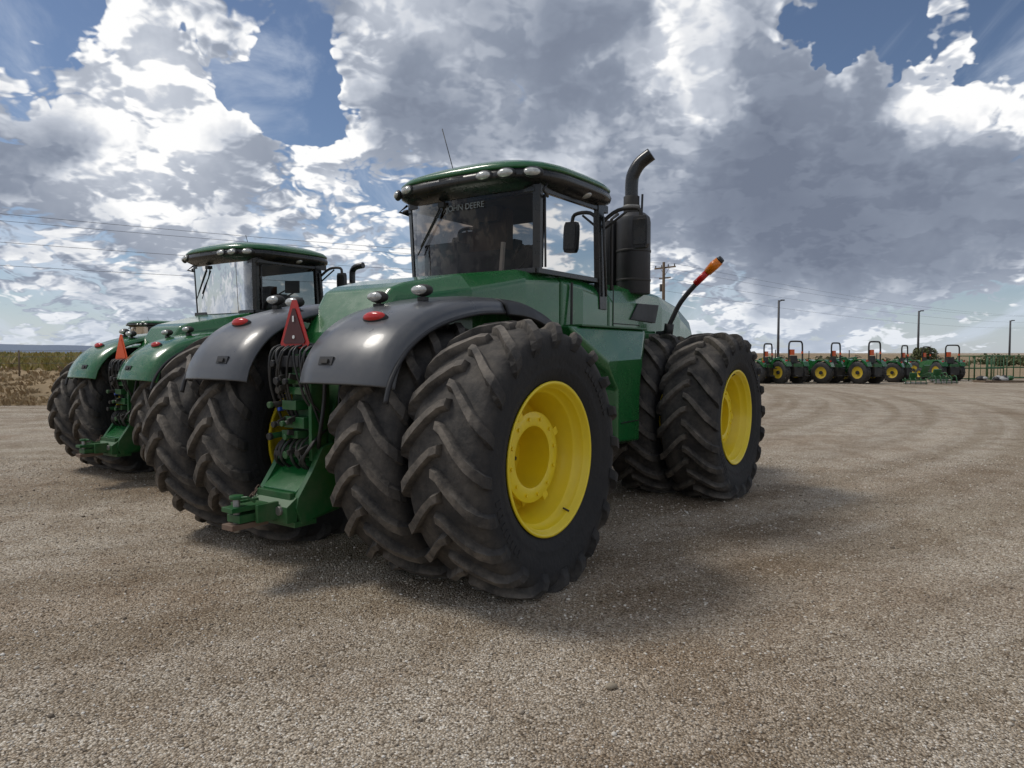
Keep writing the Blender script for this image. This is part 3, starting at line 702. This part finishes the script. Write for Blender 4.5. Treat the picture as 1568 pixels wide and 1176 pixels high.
c=shrubmass('crown',[(.45*math.cos(i*1.3),.4*math.sin(i*2),random.uniform(.5,.9),.6,220) for i in range(6)],sm,.11); c.parent=r; c.location=(0,0,1.0)
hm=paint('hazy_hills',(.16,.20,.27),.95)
v=[];f=[]
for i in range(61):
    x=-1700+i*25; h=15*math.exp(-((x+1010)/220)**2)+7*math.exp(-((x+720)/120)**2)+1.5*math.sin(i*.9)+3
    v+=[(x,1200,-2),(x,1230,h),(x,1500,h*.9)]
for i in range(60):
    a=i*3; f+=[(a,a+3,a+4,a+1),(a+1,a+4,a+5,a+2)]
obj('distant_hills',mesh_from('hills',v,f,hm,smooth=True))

# ------------------------------------------------------------ poles and wires
def upole(x,y,h,rz):
    r=empty('utility_pole',(x,y,0),rz); b=MB()
    b.tube([(0,0,0),(0,0,h)],[.17,.11],M['wood'],10)
    b.box((0,-.15,h-.45),(2.2,.1,.12),M['wood']); b.box((0,-.15,h-1.3),(1.2,.08,.1),M['wood'])
    for dx in (-1,-.35,.35,1): b.tube([(dx,-.15,h-.4),(dx,-.15,h-.2)],.05,M['galv'],6)
    b.tube([(.5,-.15,h-.45),(0,-.12,h-1.1)],.02,M['galv'],5); b.tube([(-.5,-.15,h-.45),(0,-.12,h-1.1)],.02,M['galv'],5)
    b.tube([(.28,-.1,h-2.4),(.28,-.1,h-1.8)],.18,M['galv'],12)
    b.obj('pole_and_arms',r,.01)
P=[(-58.6,4),(12.6,60),(110,145)]
ang=math.atan2(28,35.6)+math.pi/2
for x,y in P: upole(x,y,9.2,ang)
b=MB()
dx,dy=math.cos(ang),math.sin(ang)
for off,h in ((-1,9.0),(1,9.0),(0,7.9),(0.3,6.9)):
    for a,c in zip(P[:-1],P[1:]):
        pts=[]
        for i in range(21):
            t=i/20; pts.append((a[0]+(c[0]-a[0])*t+dx*off,a[1]+(c[1]-a[1])*t+dy*off,h-1.3*4*t*(1-t)))
        b.tube(pts,.009,M['galv'],4)
r=empty('power_lines',(0,0,0)); b.obj('wires',r)
for px,D,h in ((1191,80,7.5),(1405,95,7.2),(1545,110,6.6)):
    X,Y=px2w(px,D); r=empty('light_pole',(X,Y,0)); b=MB()
    b.tube([(0,0,0),(0,0,h)],[.16,.12],M['galv'],8); b.tube([(0,0,h-.15),(.35,0,h)],.06,M['galv'],6); b.box((.4,0,h),(.4,.25,.14),M['galv']); b.box((0,0,.2),(.5,.5,.4),M['galv']); b.obj('pole_with_lamp_head',r)

# ------------------------------------------------------------ sun + world
EL=54
sd=Vector((-.95,.27,0)).normalized()*math.cos(R(EL))+Vector((0,0,math.sin(R(EL))))
sun=bpy.data.lights.new('sun','SUN'); sun.energy=1.8; sun.angle=R(15); sun.color=(1,.95,.87)
so=bpy.data.objects.new('sun',sun); scene.collection.objects.link(so); so.rotation_euler=(-sd).to_track_quat('-Z','Y').to_euler(); so.location=(-20,10,30)
w=bpy.data.worlds.new('World'); scene.world=w; w.use_nodes=True; nt=w.node_tree; N=nt.nodes; L=nt.links
try: w.cycles.sampling_method='MANUAL'; w.cycles.sample_map_resolution=256
except Exception: pass
bg=N['Background']
sky=N.new('ShaderNodeTexSky'); sky.sky_type='NISHITA'; sky.sun_disc=False; sky.sun_elevation=R(EL); sky.sun_rotation=math.atan2(sd.x,sd.y); sky.altitude=1000; sky.dust_density=.7
tc=N.new('ShaderNodeTexCoord')
def setin(s,v):
    if isinstance(v,(int,float)): s.default_value=v
    elif isinstance(v,(tuple,Vector)): s.default_value=tuple(v) if len(v)==len(s.default_value) else (*v,1)
    else: L.new(v,s)
def mt(op,a,c=0.0,clamp=False):
    n=N.new('ShaderNodeMath'); n.operation=op; n.use_clamp=clamp; setin(n.inputs[0],a); setin(n.inputs[1],c); return n.outputs[0]
def vm(op,a,c,out=0):
    n=N.new('ShaderNodeVectorMath'); n.operation=op; setin(n.inputs[0],a); setin(n.inputs[1],c); return n.outputs[out]
def mr(x,a,c,lo=0,hi=1,smooth=True):
    n=N.new('ShaderNodeMapRange'); n.interpolation_type='SMOOTHSTEP' if smooth else 'LINEAR'
    setin(n.inputs[0],x); n.inputs[1].default_value=a; n.inputs[2].default_value=c; n.inputs[3].default_value=lo; n.inputs[4].default_value=hi; return n.outputs[0]
def mixc(a,c,f):
    x=N.new('ShaderNodeMix'); x.data_type='RGBA'; setin(x.inputs['A'],a); setin(x.inputs['B'],c); setin(x.inputs['Factor'],f); return x.outputs['Result']
D=vm('NORMALIZE',tc.outputs['Generated'],(0,0,0))
sp=N.new('ShaderNodeSeparateXYZ'); L.new(D,sp.inputs[0])
def proj(Dv):
    s=N.new('ShaderNodeSeparateXYZ'); L.new(Dv,s.inputs[0])
    zz=mt('ADD',mt('MAXIMUM',s.outputs[2],0.0),.42)
    c=N.new('ShaderNodeCombineXYZ'); c.inputs[0].default_value=0
    L.new(mt('DIVIDE',s.outputs[0],zz),c.inputs[0]); L.new(mt('DIVIDE',s.outputs[1],zz),c.inputs[1]); L.new(mt('DIVIDE',mt('MULTIPLY',s.outputs[2],1.3),zz),c.inputs[2]); return c.outputs[0]
def dens(Dv,det):
    p=proj(Dv)
    n1=N.new('ShaderNodeTexNoise'); n1.inputs['Scale'].default_value=2.0; n1.inputs['Detail'].default_value=det; n1.inputs['Roughness'].default_value=.57; L.new(p,n1.inputs['Vector'])
    wn=N.new('ShaderNodeTexNoise'); wn.inputs['Scale'].default_value=9; wn.inputs['Detail'].default_value=2; L.new(p,wn.inputs['Vector'])
    pw=N.new('ShaderNodeVectorMath'); pw.operation='MULTIPLY_ADD'; L.new(wn.outputs['Color'],pw.inputs[0]); pw.inputs[1].default_value=(.16,.16,.16); L.new(p,pw.inputs[2])
    v=N.new('ShaderNodeTexVoronoi'); v.feature='F1'; v.inputs['Scale'].default_value=9; v.inputs['Detail'].default_value=2; v.inputs['Roughness'].default_value=.6; v.inputs['Lacunarity'].default_value=2.4; L.new(pw.outputs[0],v.inputs['Vector'])
    return mt('ADD',n1.outputs['Fac'],mt('MULTIPLY',mt('SUBTRACT',.45,v.outputs['Distance']),.23)), n1.outputs['Fac']
# warped direction so that the large cloud masses get ragged, irregular outlines
wq=N.new('ShaderNodeTexNoise'); wq.inputs['Scale'].default_value=5.5; wq.inputs['Detail'].default_value=5; wq.inputs['Roughness'].default_value=.6; L.new(D,wq.inputs['Vector'])
wo=N.new('ShaderNodeVectorMath'); wo.operation='MULTIPLY_ADD'; L.new(wq.outputs['Color'],wo.inputs[0]); wo.inputs[1].default_value=(.30,.30,.30); wo.inputs[2].default_value=(-.15,-.15,-.15)
Dw=vm('NORMALIZE',vm('ADD',D,wo.outputs[0]),(0,0,0))
def pdir(px,py): return Vector(((px-784)/1100,1,(540-py)/1100)).normalized()
def blobs(lst):
    acc=None
    for px,py,r,wgt in lst:
        dt=vm('DOT_PRODUCT',Dw,tuple(pdir(px,py)),1)
        b_=mr(dt,math.cos(R(r)),math.cos(R(r*.15)),0,wgt)
        acc=b_ if acc is None else mt('ADD',acc,b_)
    return acc
n0,base0=dens(D,8)
Dsun=vm('NORMALIZE',vm('ADD',D,tuple(sd*.035)),(0,0,0))
n1,_=dens(Dsun,6)
cov=blobs([(400,100,5.4,-.34),(460,180,4.8,-.30),(60,20,5.5,-.22),(1285,55,4.2,-.32),(1530,15,4.6,-.26),(170,110,9,.16),(250,250,9,.12),(640,90,8,.16),(800,130,10,.16),(1000,200,12,.18),(1150,150,9,.14),(1250,270,13,.18),(1450,230,11,.14),(1430,120,6,.10),(600,300,6,.06),(1400,400,8,.04)])
cv=mt('ADD',cov,.125)
dn=mt('ADD',n0,cv)
dsm=mt('ADD',base0,cv)
mask=mr(dn,.455,.52)
lit=mr(mt('SUBTRACT',n0,n1),-.06,.08)
dark=blobs([(760,120,10,.18),(960,190,12,.30),(1200,200,10,.20),(1250,300,12,.28),(1430,330,9,.24),(1540,270,6,.2),(30,230,6,.38),(1150,350,8,.14),(100,420,10,.18),(600,150,5,.14),(640,180,6,.16),(1060,100,5.5,-.50),(980,160,4,-.3),(820,230,4.5,-.40),(1480,110,7,-.40),(500,230,6,-.32),(180,150,9,-.40),(620,60,5,-.22),(1280,490,7,-.30),(230,330,5,-.25)])
soft=mr(mt('ADD',dsm,mt('MULTIPLY',dark,.3)),.58,.86,.68,.17)
shade=mt('ADD',mt('ADD',mt('MULTIPLY',mr(dsm,.52,.84),.48),mt('MULTIPLY',mt('SUBTRACT',1.0,lit),soft)),mt('ADD',mt('ADD',dark,mt('MULTIPLY',mt('SUBTRACT',base0,.5),.8)),-.14))
wht=(1.0,1.0,1.0); mid=(.56,.60,.675); gry=(.265,.305,.385); dk=(.17,.20,.27)
cc=mixc(wht,mid,mr(shade,.10,.36,smooth=False)); cc=mixc(cc,gry,mr(shade,.36,.70,smooth=False)); cc=mixc(cc,dk,mr(shade,.70,1.12,smooth=False))
skyc=vm('MULTIPLY',sky.outputs[0],(.070,.072,.077))
wisp=N.new('ShaderNodeTexNoise'); wisp.inputs['Scale'].default_value=2.6; wisp.inputs['Detail'].default_value=6; wisp.inputs['Roughness'].default_value=.6; wisp.inputs['Distortion'].default_value=.8
L.new(vm('MULTIPLY',proj(D),(1.5,.6,1)),wisp.inputs['Vector'])
skyc=mixc(skyc,(.64,.71,.82),mr(wisp.outputs['Fac'],.43,.72,0.02,.75))
col=mixc(skyc,cc,mask)
hz=mr(sp.outputs[2],0.0,.11,.50,0)
col=mixc(col,(.56,.64,.76),hz)
L.new(col,bg.inputs['Color']); bg.inputs['Strength'].default_value=1.0

# ------------------------------------------------------------ camera
cam=bpy.data.cameras.new('camera'); co=bpy.data.objects.new('camera',cam); scene.collection.objects.link(co)
cam.lens=36*1100/1568; cam.sensor_width=36; cam.clip_start=.05; cam.clip_end=6000
co.location=(0,0,1.69); co.rotation_euler=(R(90)-math.atan(48/1100),0,0)
scene.camera=co
scene.view_settings.view_transform='Standard'; scene.view_settings.look='None'; scene.view_settings.exposure=0
